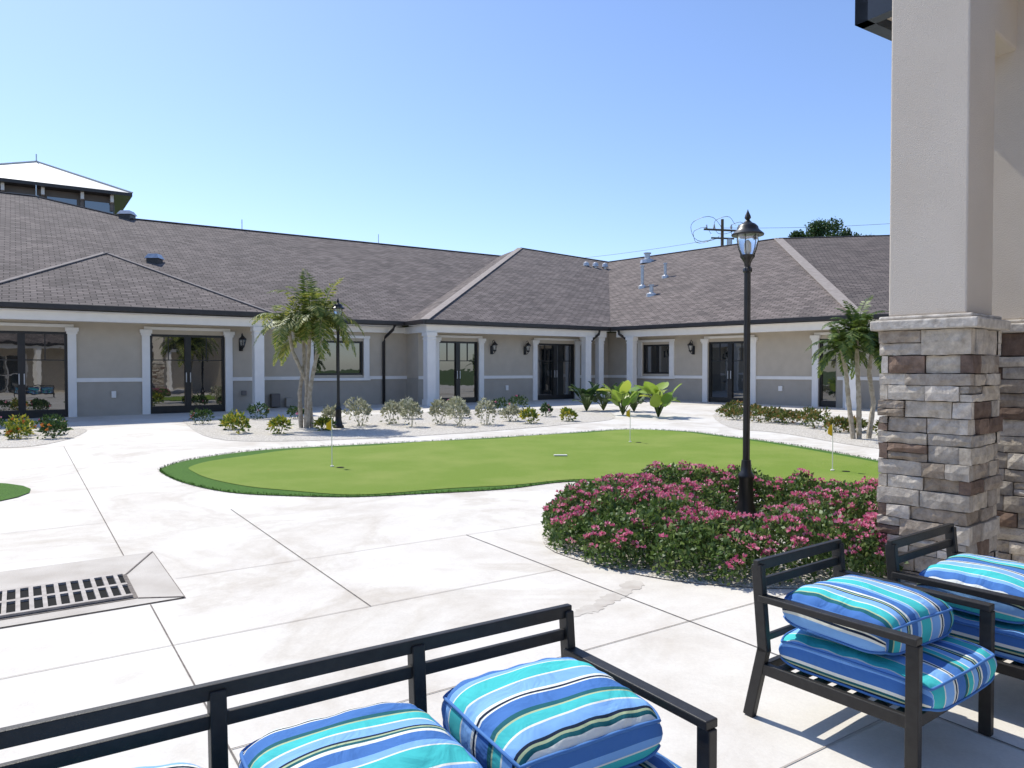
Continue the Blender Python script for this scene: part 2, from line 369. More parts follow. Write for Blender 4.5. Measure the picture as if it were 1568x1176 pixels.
C=V((4.13,31.0,EZ)); Vt=V((5.95,45.8,EZ+4.85)); A=Lz(25,36.5,m*13)
rf(mb,[Lz(12,23.5,0),C,Vt,A],D)
rf(mb,[Lz(12,25,0),Lz(12,23.5,0),A,Lz(23.65,36.65,zr)],Nn)
rf(mb,[A,Vt,V((14,60,EZ)),V((-4,60,EZ))],D)
rf(mb,[Lz(23.65,36.65,zr),A,V((-4,60,EZ)),V((-12,55,EZ))],D)
HA=V((13.57,37.84,EZ+4.90)); HE=V((11.2,23.95,EZ))
rf(mb,[C,HE,HA,Vt],R)
rf(mb,[Vt,HA,V((24,50,EZ)),V((14,60,EZ))],R)
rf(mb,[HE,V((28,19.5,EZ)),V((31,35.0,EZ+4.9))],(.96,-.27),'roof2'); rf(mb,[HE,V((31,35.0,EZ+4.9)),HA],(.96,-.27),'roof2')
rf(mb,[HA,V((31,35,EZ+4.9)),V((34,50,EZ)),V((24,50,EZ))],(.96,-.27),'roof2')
mb.build('roof',bld)
mb=MB()
def cap(p,q,w,k): mb.bar(V(p)+V((0,0,.005)),V(q)+V((0,0,.005)),w,.03,k)
cap(Lz(12,23.5,0),A,.32,'cap'); cap(HE,HA,.42,'cap'); cap(A,Vt,.25,'capd'); cap(Vt,HA,.25,'capd')
cap(Lz(4.3,36.65,zr),Lz(23.65,36.65,zr),.25,'capd'); cap(Lz(.78,39,zt),Lz(4.3,36.65,zr),.25,'capd'); cap(Lz(-20,39,zt),Lz(.78,39,zt),.25,'capd')
cap(Lz(6.7,23.5,0),Lz(2.56,28.8,za),.2,'capd'); cap(Lz(-1.6,23.5,0),Lz(2.56,28.8,za),.2,'capd'); cap(HA,V((31,35.0,EZ+4.9)),.25,'capd')
for a in (9,16): 
    p=Lz(a,36.65,zr); mb.bar(p,p+V((0,0,.5)),.03,.03,'steel')
p=Lz(.78,39,zt); mb.bar(p,p+V((0,0,.5)),.03,.03,'steel')
def pipe(x,y,z,h,r=.06,base=True):
    mb.lathe(x,y,[(r*2.6,z-.15),(r*2.4,z+.05),(r,z+.12),(r,z+h),(r*1.4,z+h),(r*1.4,z+h+.06)],'steel',10)
E=1.6
pipe(6.39,36.35,4.01+E,1.0,.08);pipe(7.65,37,4.58+E,.65,.075);pipe(6.45,34.3,3.42+E,.42,.10);pipe(7.7,42.2,6.15+E,.4,.16)
for x,y,z in ((4.3,43,5.8),(4.85,43.1,5.78),(5.45,43.5,5.8)):
    mb.lathe(x,y,[(.10,z+E-.2),(.10,z+E+.18),(.19,z+E+.18),(.15,z+E+.36),(.05,z+E+.42)],'steel',10)
def rvent(x,y,z,w):
    mb.box(x-w/2,x+w/2,y-w/2,y+w/2,z-.25,z+.12,'gutter'); mb.hexa([(x-w*.62,y-w*.6,z+.13),(x+w*.62,y-w*.6,z+.13),(x+w*.62,y+w*.6,z+.13),(x-w*.62,y+w*.6,z+.13),(x-w*.4,y-w*.4,z+.3),(x+w*.4,y-w*.4,z+.3),(x+w*.4,y+w*.4,z+.3),(x-w*.4,y+w*.4,z+.3)],'steel')
rvent(-13.3,27.6,3.97+E,.42); rvent(-17,32.8,6.67+E,.5)
mb.build('roof_caps_and_vents',bld)
mb=MB()
def eave(F,s0,s1,t,wall):
    mb.box(s0,s1,t-.12,t,EZ-.13,EZ+.01,'gutter',F)
    mb.box(s0,s1,t-.002,t+.03,EZ-.16,EZ-.0,'gutter',F)
    mb.box(s0+.03,s1-.03,t+.03,wall+.15,EZ-.17,EZ-.14,'white',F)
def beam(F,s0,s1,t): 
    mb.box(s0,s1,t,t+.26,EZ-.42,EZ-.172,'white',F)
eave(FL,-1.6,6.7,23.5,24.7); beam(FL,-1.5,6.5,23.75)
mb.box(6.5,6.76,23.75,25.6,EZ-.42,EZ-.175,'white',FL)
mb.box(6.7,6.82,23.4,25.0,EZ-.135,EZ+.005,'gutter',FL)
eave(FL,6.83,11.88,25,25.7); eave(FL,-20,-1.6,25,25.7)
mb.box(6.77,12.2,25.5,25.71,EZ-.40,EZ-.18,'white',FL)
mb.box(11.88,12.0,23.4,25,EZ-.135,EZ+.005,'gutter',FL)
eave(FL,12.0,20.72,23.5,24.7); beam(FL,12.2,20.7,23.75)
mb.box(12.2,12.46,24.02,25.6,EZ-.42,EZ-.175,'white',FL)
eave(FR,-19.05,-9.0,24.84,26.0); beam(FR,-18.9,-9.1,25.1)
e3=(V((28,19.5,0))-V((HE.x,HE.y,0))).normalized()
def F3(s,t,z): return V((HE.x+e3.x*s-e3.y*t,HE.y+e3.y*s+e3.x*t,z))
eave(F3,0,17,0,1.2); mb.box(.2,17,.25,.5,EZ-.42,EZ-.172,'white',F3)
mb.build('eaves_and_beams',bld,bevel=.008)
walls=MB(); trim=MB(); glz=MB()
RAIL=1.27
def wall(F,s0,s1,t,ops,ztop=EZ-.171):
    th=.25; cuts=sorted(ops,key=lambda o:o[0]); s=s0
    def seg(a,b,z0,z1):
        if b-a<.01: return
        if z0<RAIL: walls.box(a,b,t,t+th,z0,min(z1,RAIL),'wallL',F)
        if z1>RAIL: walls.box(a,b,t,t+th,max(z0,RAIL),z1,'wallU',F)
        if z0<RAIL and z1>RAIL: trim.box(a,b,t-.04,t-.001,RAIL-.05,RAIL+.07,'white',F)
    for o in cuts:
        a,b,zb,ztp,kind=o
        seg(s,a,-.2,ztop); 
        if zb>.4: 
            walls.box(a,b,t,t+th,-.2,min(zb,RAIL),'wallL',F)
            if zb>RAIL: walls.box(a,b,t,t+th,RAIL,zb,'wallU',F)
        walls.box(a,b,t,t+th,ztp,ztop,'wallU',F)
        s=b
        glz.box(a,b,t+.13,t+.16,zb,ztp,'glass',F)
        fw=.07
        for (x0,x1) in ((a,a+fw),(b-fw,b)): glz.box(x0,x1,t+.06,t+.128,zb,ztp,'black',F)
        glz.box(a+fw,b-fw,t+.06,t+.128,ztp-fw,ztp,'black',F)
        glz.box(a+fw,b-fw,t+.06,t+.128,zb,zb+(.22 if kind!='w' else .07),'black',F)
        if kind=='d':
            mid=(a+b)/2; glz.box(mid-.09,mid+.09,t+.055,t+.127,zb+.22,ztp-fw,'black',F)
            for x in (mid-.06,mid+.06): glz.box(x-.012,x+.012,t+.0,t+.05,zb+.95,zb+1.25,'steel',F)
            for x0,x1 in ((a+fw,mid-.09),(mid+.09,b-fw)):
                glz.box(x0,x1,t+.10,t+.127,zb+1.62,zb+1.65,'black',F)
                xm=(x0+x1)/2; glz.box(xm-.012,xm+.012,t+.10,t+.126,zb+1.65,ztp-fw,'black',F)
        elif kind=='s':
            glz.box(a+fw,b-fw,t+.10,t+.127,zb+1.62,zb+1.65,'black',F)
        else:
            glz.box((a+b)/2-.03,(a+b)/2+.03,t+.08,t+.127,zb+.07,ztp-fw,'black',F)
        zs=-.1 if kind!='w' else zb-.1
        for (x0,x1) in ((a-.22,a-.002),(b+.002,b+.22)):
            trim.box(x0,x1,t-.07,t-.002,zs,ztp+.1,'white',F)
            if kind!='w':
                trim.box(x0-.03,x1+.03,t-.10,t-.003,ztp-.05,ztp+.02,'white',F)
                trim.box(x0-.06,x1+.06,t-.13,t-.004,ztp+.02,ztp+.13,'white',F)
        trim.box(a-.16,b+.16,t-.06,t-.005,ztp+.131,ztp+.22,'white',F) if kind!='w' else trim.box(a-.25,b+.25,t-.08,t-.005,ztp+.101,ztp+.2,'white',F)
        if kind=='w': trim.box(a-.25,b+.25,t-.09,t-.005,zb-.2,zb-.101,'white',F)
    seg(s,s1,-.2,ztop)
ZD=2.66
wall(FL,-3,6.6,24.7,[(-1.0,1.2,.22,ZD,'d'),(3.34,5.51,.24,ZD,'d')])
walls.box(6.35,6.6,24.95,25.7,-.2,RAIL,'wallL',FL); walls.box(6.35,6.6,24.95,25.7,RAIL,EZ-.171,'wallU',FL)
wall(FL,6.35,12.6,25.7,[(8.72,10.6,1.38,2.62,'w')])
walls.box(12.35,12.6,24.95,25.7,-.2,RAIL,'wallL',FL); walls.box(12.35,12.6,24.95,25.7,RAIL,EZ-.171,'wallU',FL)
wall(FL,12.35,21.7,24.7,[(13.2,14.95,.28,ZD,'d'),(17.75,19.75,.3,ZD,'d')])
wall(FR,-20.0,-8.6,26.0,[(-18.2,-16.85,1.4,2.62,'w'),(-15.1,-13.3,.28,ZD,'d'),(-10.75,-9.9,.27,ZD,'s')])
wall(F3,-.4,17,1.4,[(1.5,3.3,.25,ZD,'d')])
walls.box(-18,20,33,33.2,0,EZ,'wallU',FL)
walls.build('walls',bld); 
def column(F,s,t,w=.30):
    trim.box(s-w/2,s+w/2,t,t+w,-.1,EZ-.421,'white',F)
    trim.box(s-w/2-.04,s+w/2+.04,t-.04,t+w+.04,EZ-.56,EZ-.423,'white',F)
    trim.box(s-w/2-.02,s+w/2+.02,t-.02,t+w+.02,EZ-.68,EZ-.63,'white',F)
    trim.box(s-w/2-.035,s+w/2+.035,t-.035,t+w+.035,-.1,.5,'white',F)
column(FL,6.33,23.73);column(FL,12.4,23.73,.34);column(FL,19.7,23.73);column(FL,20.5,23.85,.26);column(FR,-18.2,25.08);column(FR,-9.3,25.08)
trim.build('white_trim',bld,bevel=.006); glz.build('doors_and_windows',bld)
mb=MB()
mb.tube([FL(11.55,25.0,EZ-.15),FL(11.5,25.05,EZ-.3),FL(11.4,25.5,EZ-.55),FL(11.38,25.62,EZ-.75),FL(11.38,25.62,.25)],.055,'gutter')
mb.tube([FL(20.1,23.5,EZ-.15),FL(20.1,23.55,EZ-.3),FL(20.15,24.2,EZ-.6),FL(20.15,24.3,EZ-.8),FL(20.15,24.3,.3)],.055,'gutter')
mb.tube([FR(-18.6,24.85,EZ-.15),FR(-18.6,24.9,EZ-.3),FR(-18.5,25.5,EZ-.6),FR(-18.5,25.6,EZ-.8),FR(-18.5,25.6,.3)],.055,'gutter')
mb.build('downspouts',bld,smooth=True)
mb=MB()
for a in (2.3,16.2): mb.box(a,a+.12,24.63,24.69,.75,.95,'white',FL)
mb.box(7.2,7.5,25.5,25.69,.3,.75,'taupe',FL); mb.box(7.7,7.9,25.5,25.69,.3,.6,'wallL',FL); mb.box(6.0,6.15,24.6,24.69,.75,.9,'taupe',FL)
mb.box(-12.2,-12.05,25.93,25.99,.8,.98,'white',FR)
mb.build('utility_boxes',bld,bevel=.01)
def sconce(F,s,t,z):
    mb=MB(); p=F(s,t,z); q=F(s,t-.24,z)
    mb.box(s-.06,s+.06,t-.03,t-.001,z-.22,z+.12,'black',F)
    mb.tube([F(s,t-.03,z-.1),F(s,t-.12,z-.2),F(s,t-.24,z-.16),F(s,t-.24,z-.08)],.014,'black',6)
    mb.tube([F(s,t-.03,z+.08),F(s,t-.1,z+.3),F(s,t-.2,z+.34),F(s,t-.24,z+.27)],.012,'black',6)
    mb.lathe(q.x,q.y,[(.02,z-.13),(.06,z-.1),(.07,z-.06),(.07,z-.05)],'black',8)
    mb.lathe(q.x,q.y,[(.06,z-.05),(.105,z+.14)],'lampglass',8)
    mb.lathe(q.x,q.y,[(.13,z+.14),(.12,z+.17),(.06,z+.23),(.02,z+.27),(.02,z+.30)],'black',8)
    for k in range(4):
        an=k*math.pi/2+.4; mb.bar((q.x+.06*math.cos(an),q.y+.06*math.sin(an),z-.05),(q.x+.105*math.cos(an),q.y+.105*math.sin(an),z+.14),.014,.014,'black')
    mb.build('wall_lantern')
sconce(FL,6.0,24.7,2.4);sconce(FL,15.55,24.7,2.4);sconce(FL,17.15,24.7,2.4);sconce(FR,-15.75,26,2.4)
# ------------------------------------------------------------------ tower behind
tw=empty('clerestory_tower'); mb=MB()
ez=8.91+1.6; az=10.8+1.6
c=[FL(-3.05,42,ez),FL(4.95,42,ez),FL(4.95,50,ez),FL(-3.05,50,ez)]; ap=FL(.95,46,az)
for i in range(4): mb.face([c[i],c[(i+1)%4],ap],'metalroof')
mb.box(-3.05,4.95,42,50,ez-.16,ez-.004,'gutter',FL)
for i in range(4): mb.bar(c[i]+V((0,0,.03)),ap+V((0,0,.03)),.1,.06,'metalroof')
mb.bar(ap,ap+V((0,0,.4)),.04,.04,'steel')
mb.build('tower_roof',tw)
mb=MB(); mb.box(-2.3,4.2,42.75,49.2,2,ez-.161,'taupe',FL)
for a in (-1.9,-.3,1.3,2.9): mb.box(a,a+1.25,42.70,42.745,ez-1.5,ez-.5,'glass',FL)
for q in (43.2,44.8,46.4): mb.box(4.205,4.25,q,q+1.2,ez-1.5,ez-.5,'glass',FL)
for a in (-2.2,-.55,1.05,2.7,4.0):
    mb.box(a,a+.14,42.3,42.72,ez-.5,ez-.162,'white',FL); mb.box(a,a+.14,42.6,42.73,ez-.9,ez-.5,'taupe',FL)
mb.box(-2.35,4.25,42.66,42.74,ez-1.75,ez-1.6,'white',FL)
mb.build('tower_walls',tw)
# ------------------------------------------------------------------ unseen rear wing behind the viewer, added so the door glass has reflections
rw=empty('added_rear_wing'); mb=MB()
for i in range(12):
    x=-32+i*5.5
    mb.box(x,x+3.3,-9.3,-9,-.3,3.3,'wallU'); mb.box(x+3.3,x+5.5,-9.3,-9,2.5,3.3,'wallU')
    mb.box(x+3.3,x+5.5,-9.25,-9.2,-.2,2.5,'glass'); mb.box(x-.15,x+.15,-7.8,-7.5,-.2,3.0,'white'); mb.box(x+3.15,x+3.29,-8.99,-8.9,-.2,2.6,'white'); mb.box(x+5.51,x+5.65,-8.99,-8.9,-.2,2.6,'white')
    mb.box(x+4.36,x+4.44,-9.195,-9.15,-.2,2.5,'white'); mb.box(x+3.3,x+5.5,-9.195,-9.16,1.2,1.27,'white')
mb.box(-32.5,34,-7.85,-7.45,3.0,3.3,'white'); mb.box(-33,34.5,-7.4,-7.28,3.2,3.4,'gutter')
mb.build('walls',rw)
mb=MB(); rf(mb,[(-33,-7.4,3.35),(34.5,-7.4,3.35),(34.5,-18,7.6),(-33,-18,7.6)],(1,0)); mb.build('roof',rw)
# ------------------------------------------------------------------ utility pole, wires
mb=MB()
px,py=17.0,60.0
mb.lathe(px,py,[(.18,0),(.12,13.7)],'bark',8)
mb.bar((px-1.5,py,12.9),(px+1.5,py-.3,12.7),.12,.14,'bark'); mb.bar((px-.9,py,12.2),(px+.9,py-.2,12.1),.1,.12,'bark')
for dx in (-1.3,-.7,.7,1.3): mb.lathe(px+dx,py-.1,[(.05,12.9),(.09,13.0),(.05,13.25)],'steel',6)
mb.lathe(px+.5,py-.3,[(.22,11.2),(.22,12.0),(.1,12.1)],'steel',10)
for r,cx,cz in ((1.3,-1.3,12.9),(.9,.2,13.2),(.8,-1.6,12.4),(.7,1.3,12.9)):
    mb.tube([(px+cx+r*math.cos(t*.3),py+.3*math.sin(t),cz+.75*r*math.sin(t*.3)) for t in range(20)],.02,'gutter',4)
def wire(p,q,sag):
    mb.tube([V(p).lerp(V(q),t/16)-V((0,0,sag*4*(t/16)*(1-t/16))) for t in range(17)],.014,'taupe',4)
wire((px,py,13.0),(62,66,18.5),1.2); wire((px,py,12.2),(-14,90,14.5),1.0)
mb.build('utility_pole')
def bgtree(x,y,h,r):
    mb=MB(); z0=gz(y)
    mb.tube([(x,y,z0),(x+.2,y,z0+h*.4),(x-.1,y,z0+h*.8)],[.25,.18,.06],'bark',8)
    cl=[]
    for i in range(14):
        d=rv(); c=V((x,y,z0+h-r))+V((d.x*r*.85,d.y*r*.8,d.z*r*.65)); cl.append((c,random.uniform(.35,.6)*r*.8))
        mb.tube([(x,y,z0+h*.55),V((x,y,z0+h*.65)).lerp(c,.5),c],[.08,.05,.02],'bark',5)
    for c,cr in cl:
        for _ in range(450):
            d=rv(); p=c+d*cr*random.uniform(.3,1.1); mb.leaf(p,rv(),rv(),.2,.12,'green')
    mb.build('background_tree')
bgtree(25.2,60,13.3,1.9); bgtree(27.6,62,12.9,1.6); bgtree(23.6,61,12.4,1.2); bgtree(29.8,63,12.7,1.2)
# ------------------------------------------------------------------ plants
def clump(mb,x,y,r,h,n,size,k,flw=None,fn=0):
    z0=gz(y); lumps=[(rv(),random.uniform(.2,.45)) for _ in range(6)]
    for _ in range(max(5,int(n/90))):
        d=rv(); q=V((x+d.x*r*.7,y+d.y*r*.7,z0+h*random.uniform(.5,.9))); mb.bar((x+d.x*.03,y+d.y*.03,z0),q,.008,.008,'stem')
    for _ in range(n):
        d=rv(); d.z=abs(d.z) if random.random()<.8 else d.z
        f=random.uniform(.45,1)**.6*(1+sum(w*max(0,d.dot(l))**4 for l,w in lumps)*.9-.2)
        p=V((x+d.x*r*f,y+d.y*r*f,z0+h*.42+d.z*h*.55*f))
        if p.z<z0+.01: p.z=z0+random.uniform(.01,.1)
        o=(d*.7+rv()*.8+V((0,0,.3))).normalized()
        mb.leaf(p,o,rv(),size*random.uniform(.6,1.3),size*random.uniform(.4,.6),k)
    for _ in range(fn):
        d=rv(); d.z=abs(d.z); p=V((x+d.x*r,y+d.y*r,z0+h*.45+d.z*h*.55))
        for _ in range(7): mb.leaf(p,rv(),rv(),size*.6,size*.5,flw)
def plant(name,x,y,*a,**k):
    mb=MB(); clump(mb,x,y,*a,**k); mb.build(name)
silver=[(-3.75,18.3,.27,.64),(-3.05,18.8,.27,.62),(-2.45,18.0,.25,.70),(-1.85,18.7,.27,.64),(-1.3,18.1,.26,.70),(-.65,18.6,.27,.66),(-2.9,20.6,.28,.55),(-1.6,21.0,.28,.55),(-.05,19.7,.24,.42),(-4.7,19.2,.22,.40)]
for x,y,r,h in silver: plant('silver_shrub',x,y,r,h,400,.10,'silver')
for x,y,r,h in [(-6.1,16.4,.27,.42),(-5.1,16.2,.23,.40),(-6.6,17.3,.2,.28),(-4.35,17.1,.2,.28),(.45,19.0,.22,.36),(1.5,19.7,.21,.34)]:
    plant('croton_shrub',x,y,r,h,260,.11,'croton')
for x,y,r,h in [(-7.9,18.8,.25,.36),(-7.0,20.4,.3,.38),(-6.0,20.6,.26,.33),(-.4,22.6,.3,.45),(.2,23.0,.3,.55),(-1.8,22.8,.3,.45),(-10.6,17.0,.3,.36),(1.0,21.3,.18,.33),(-11.3,16.1,.3,.4)]:
    plant('green_shrub',x,y,r,h,260,.09,'green',flw='pink',fn=2)
for x,y,r,h in [(-10.6,15.9,.28,.38),(-9.5,15.3,.26,.36),(-9.95,16.0,.24,.30),(-10.2,15.2,.2,.25)]:
    plant('lantana_shrub',x,y,r,h,280,.09,'croton' if x<-10 else 'green',flw='orange',fn=5)
for i in range(15):
    t=i/15+random.uniform(-.02,.02); x=5.8+t*1.6+random.uniform(-.1,.9); y=21.8-t*6.3+random.uniform(-.6,.4)
    plant('bronze_shrub',x,y,random.uniform(.22,.34),random.uniform(.26,.42),250,.10,'bronze')
def ears(name,x,y,h,k,n=16,s=.42,up_=(.0,1.3)):
    mb=MB(); z0=gz(y)
    for i in range(n):
        an=i*2.4+random.random()*.5; rr=h*random.uniform(.15,.45); hh=h*random.uniform(.35,.85)
        tip=V((x+rr*math.cos(an),y+rr*math.sin(an),z0+hh)); mb.tube([(x,y,z0),V((x,y,z0)).lerp(tip,.55)+V((0,0,.1*h)),tip],[.02,.014,.01],'stem',5)
        d=V((math.cos(an)*.7,math.sin(an)*.7,random.uniform(*up_))).normalized(); sd=d.cross(V((0,0,1))).normalized(); up=sd.cross(d)
        sd=(sd+rv()*.3).normalized()
        L=s*random.uniform(.75,1.15); prof=[(-.12,.20),(.05,.40),(.3,.42),(.6,.30),(.85,.12)]
        mid=[tip+d*L*q+up*(-.08*L*(q-.3)**2*4) for q,_ in prof]; 
        Lh=[mid[j]+sd*L*prof[j][1]+up*.08*L for j in range(5)]; Rh=[mid[j]-sd*L*prof[j][1]+up*.08*L for j in range(5)]
        b=len(mb.v); mb.v+=[tuple(p) for p in mid+Lh+Rh]+[tuple(tip+d*L-up*.15*L)]; kk=mb.mi(k)
        for j in range(4):
            mb.f.append((b+j,b+j+1,b+5+j+1,b+5+j)); mb.m.append(kk); mb.f.append((b+j,b+10+j,b+10+j+1,b+j+1)); mb.m.append(kk)
        mb.f.append((b+4,b+15,b+9)); mb.m.append(kk); mb.f.append((b+4,b+14,b+15)); mb.m.append(kk)
    mb.build(name,smooth=True)
ears('elephant_ear_plant',3.3,22.0,.85,'ear',18,.42); ears('elephant_ear_plant',4.2,21.2,.95,'ear',18,.44)
ears('dark_leaf_plant',2.4,23.8,.85,'green',22,.35); ears('dark_leaf_plant',3.0,24.2,.8,'green',20,.35); ears('dark_leaf_plant',3.9,23.6,.75,'green',18,.35)
def palm(x,y,stems,L,nf=15,k='palm',droop=.125):
    mb=MB(); z0=gz(y)
    for sx,sy,lx,ly,h in stems:
        top=V((x+lx,y+ly,z0+h)); pts=[V((x+sx,y+sy,z0)),V((x+sx*1.2+lx*.2,y+sy+ly*.2,z0+h*.4)),V((x+lx*.75,y+ly*.75,z0+h*.75)),top]
        fine=[]
        for i in range(3):
            for t in range(5): fine.append(pts[i].lerp(pts[i+1],t/5))
        fine.append(top)
        mb.tube(fine,[.05+.010*(i%2)-.001*i for i in range(len(fine))],'trunk',8)
        for i in range(nf):
            an=i*2.399+random.random()*.4; el=math.radians(random.choice((78,68,55,40,22,0))+random.uniform(-8,8)); l=L*random.uniform(.75,1.08)
            p=top.copy(); d=V((math.cos(an)*math.cos(el),math.sin(an)*math.cos(el),math.sin(el))); rach=[p.copy()]; n=16
            for s in range(n):
                p=p+d*l/n; d=(d+V((0,0,-droop-.03*s/n))).normalized(); rach.append(p.copy())
            mb.tube(rach,[.011*(1-j/(n+2)) for j in range(n+1)],'stem',4)
            for j in range(2,n+1):
                dd=(rach[j]-rach[j-1]).normalized(); sd=dd.cross(V((0,0,1))); sd=sd.normalized() if sd.length>.01 else V((1,0,0)); up=sd.cross(dd)
                ll=l*.25*math.sin(math.pi*(.18+.76*j/n))
                for hh in (0,.5):
                    for sg in (-1,1):
                        o=(sd*sg+dd*.6+up*.15+V((0,0,-.45))+rv()*.22).normalized()
                        mb.leaf(rach[j-1].lerp(rach[j],hh),o,up,ll*random.uniform(.85,1.1),.038,k)
    mb.build('pygmy_date_palm')
palm(-4.95,17.75,[(0,0,.10,.05,2.65),(.12,.05,-.42,0,2.45),(-.12,0,-.12,.25,2.1),(.05,-.1,.44,-.1,2.6)],1.3,17,droop=.135)
palm(7.15,15.2,[(0,0,-.05,.05,2.1),(.22,.05,.3,.1,1.85),(-.12,0,-.38,0,1.85)],.95,22,'palmd',.14)
palm(12.5,22.3,[(0,0,.05,.05,1.6)],.8,12,'palmd')
# ------------------------------------------------------------------ rose bed
mb=MB(); mounds=[]
for _ in range(40):
    while 1:
        px_,py_=random.uniform(-1,1),random.uniform(-1,1)
        if px_*px_+py_*py_<.78: break
    mounds.append((BC[0]+px_*BRX*.93,BC[1]+py_*BRY*.93,random.uniform(.26,.40),random.uniform(.30,.47)))
for t in range(24):
    an=t*math.pi/12+random.uniform(-.1,.1); mounds.append((BC[0]+BRX*.84*math.cos(an),BC[1]+BRY*.83*math.sin(an),random.uniform(.24,.36),random.uniform(.25,.42)))
def hgt(x,y):
    h=0
    for mx,my,r,hh in mounds:
        q=((x-mx)**2+(y-my)**2)/(r*r)
        if q<1: h=max(h,hh*(1-q)**.42)
    q=max(0,1-((x-2.35)/.33)**2-((y-7.15)/.55)**2)
    return h*(1-.72*min(1,q*2))
cnt=0
while cnt<56000:
    x=random.uniform(BC[0]-BRX,BC[0]+BRX); y=random.uniform(BC[1]-BRY,BC[1]+BRY)
    h=hgt(x,y)
    if h<.05: continue
    f=1-random.random()**1.6*.8; z=gz(y)+h*f+random.uniform(-.025,.05)
    o=(rv()+V((0,0,.5))).normalized(); s=random.uniform(.028,.055)
    mb.leaf(V((x,y,z)),o,rv(),s,s*.6,'rose_leaf'); cnt+=1
c=0
while c<980:
    x=random.uniform(BC[0]-BRX,BC[0]+BRX); y=random.uniform(BC[1]-BRY,BC[1]+BRY)
    h=hgt(x,y)
    if h<.10 or math.sin(x*5.1+y*2)+math.sin(y*6.3-x*3)+random.uniform(-1,1)<-.3: continue
    if random.random()<.35: h*=random.uniform(.5,.95)
    p=V((x,y,gz(y)+h+random.uniform(.01,.065))); rr=random.uniform(.010,.036)
    for _ in range(12):
        d=rv(); d.z=abs(d.z); mb.leaf(p+V((d.x*rr,d.y*rr,d.z*rr*.6)),(d+V((0,0,.2))).normalized(),rv(),.026,.024,'pink')
    mb.bar(p-V((0,0,.1)),p,.004,.004,'stem')
    c+=1
mb.build('flowering_rose_bed')
# ------------------------------------------------------------------ lamps
def lamp(x,y):
    z=gz(y); mb=MB()
    P=lambda L:[(r,z+h) for r,h in L]
    mb.lathe(x,y,P([(.13,0),(.13,.05),(.10,.08),(.095,.12),(.075,.2),(.068,.42),(.08,.44),(.08,.47),(.055,.5),(.05,.56),(.045,.62)]),'black',16)
    mb.lathe(x,y,P([(.036,.6),(.033,2.52),(.047,2.53),(.047,2.56),(.030,2.58),(.034,2.62),(.056,2.66),(.074,2.68),(.074,2.70)]),'black',20,.10)
    mb.lathe(x,y,P([(.062,2.70),(.085,2.76),(.10,2.84),(.102,2.88),(.095,2.905)]),'lampglass',20,.05)
    mb.lathe(x,y,P([(.012,2.70),(.025,2.74),(.025,2.82),(.01,2.85)]),'white',8)
    mb.lathe(x,y,P([(.155,2.895),(.158,2.91),(.13,2.935),(.105,2.96),(.10,2.985),(.075,3.01),(.045,3.025),(.03,3.04),(.018,3.055),(.032,3.075),(.026,3.10),(.008,3.14),(.002,3.16)]),'black',20)
    for k in range(6):
        an=k*math.pi/3; ca,sa=math.cos(an),math.sin(an)
        mb.tube([(x+.066*ca,y+.066*sa,z+2.70),(x+.09*ca,y+.09*sa,z+2.76),(x+.106*ca,y+.106*sa,z+2.85),(x+.10*ca,y+.10*sa,z+2.9)],.004,'black',4)
    o=mb.build('street_lamp',smooth=True)
    for v in o.data.vertices: v.co.z=z+(v.co.z-z)*.985
    md=o.modifiers.new('es','EDGE_SPLIT'); md.split_angle=math.radians(40)
lamp(2.35,7.4); lamp(-4.16,17.7)
def flag(x,y,h):
    z=gz(y)+.016; mb=MB()
    mb.lathe(x,y,[(.007,z),(.006,z+h)],'white',8)
    mb.lathe(x+.0,y,[(.028,z+.002),(.028,z+.012),(.02,z+.012)],'white',12)
    pts=[]
    for i in range(7):
        t=i/6; pts.append((x-.006-.075*t,y+.02*math.sin(t*5),z+h-.01-.06*t))
    for i in range(6):
        a,b=pts[i],pts[i+1]; w0=.17*(1-.55*i/6);w1=.17*(1-.55*(i+1)/6)
        mb.face([a,b,(b[0],b[1],b[2]-w1),(a[0],a[1],a[2]-w0)],'yellow')
    mb.build('golf_flag')
    mb=MB(); mb.lathe(x+.15,y-.1,[(.055,z+.001),(.055,z+.004),(.05,z+.004)],'blackhole',20); mb.build('golf_hole')
flag(-2.71,11.1,.72);flag(2.32,14.5,.66);flag(4.65,10.7,.68)
mb=MB(); z=gz(12.4)+.02; mb.box(.70,.92,12.3,12.36,z,z+.02,'white'); mb.lathe(.81,12.42,[(.055,z),(.055,z+.003),(.05,z+.003)],'blackhole',20); mb.build('golf_hole_marker')
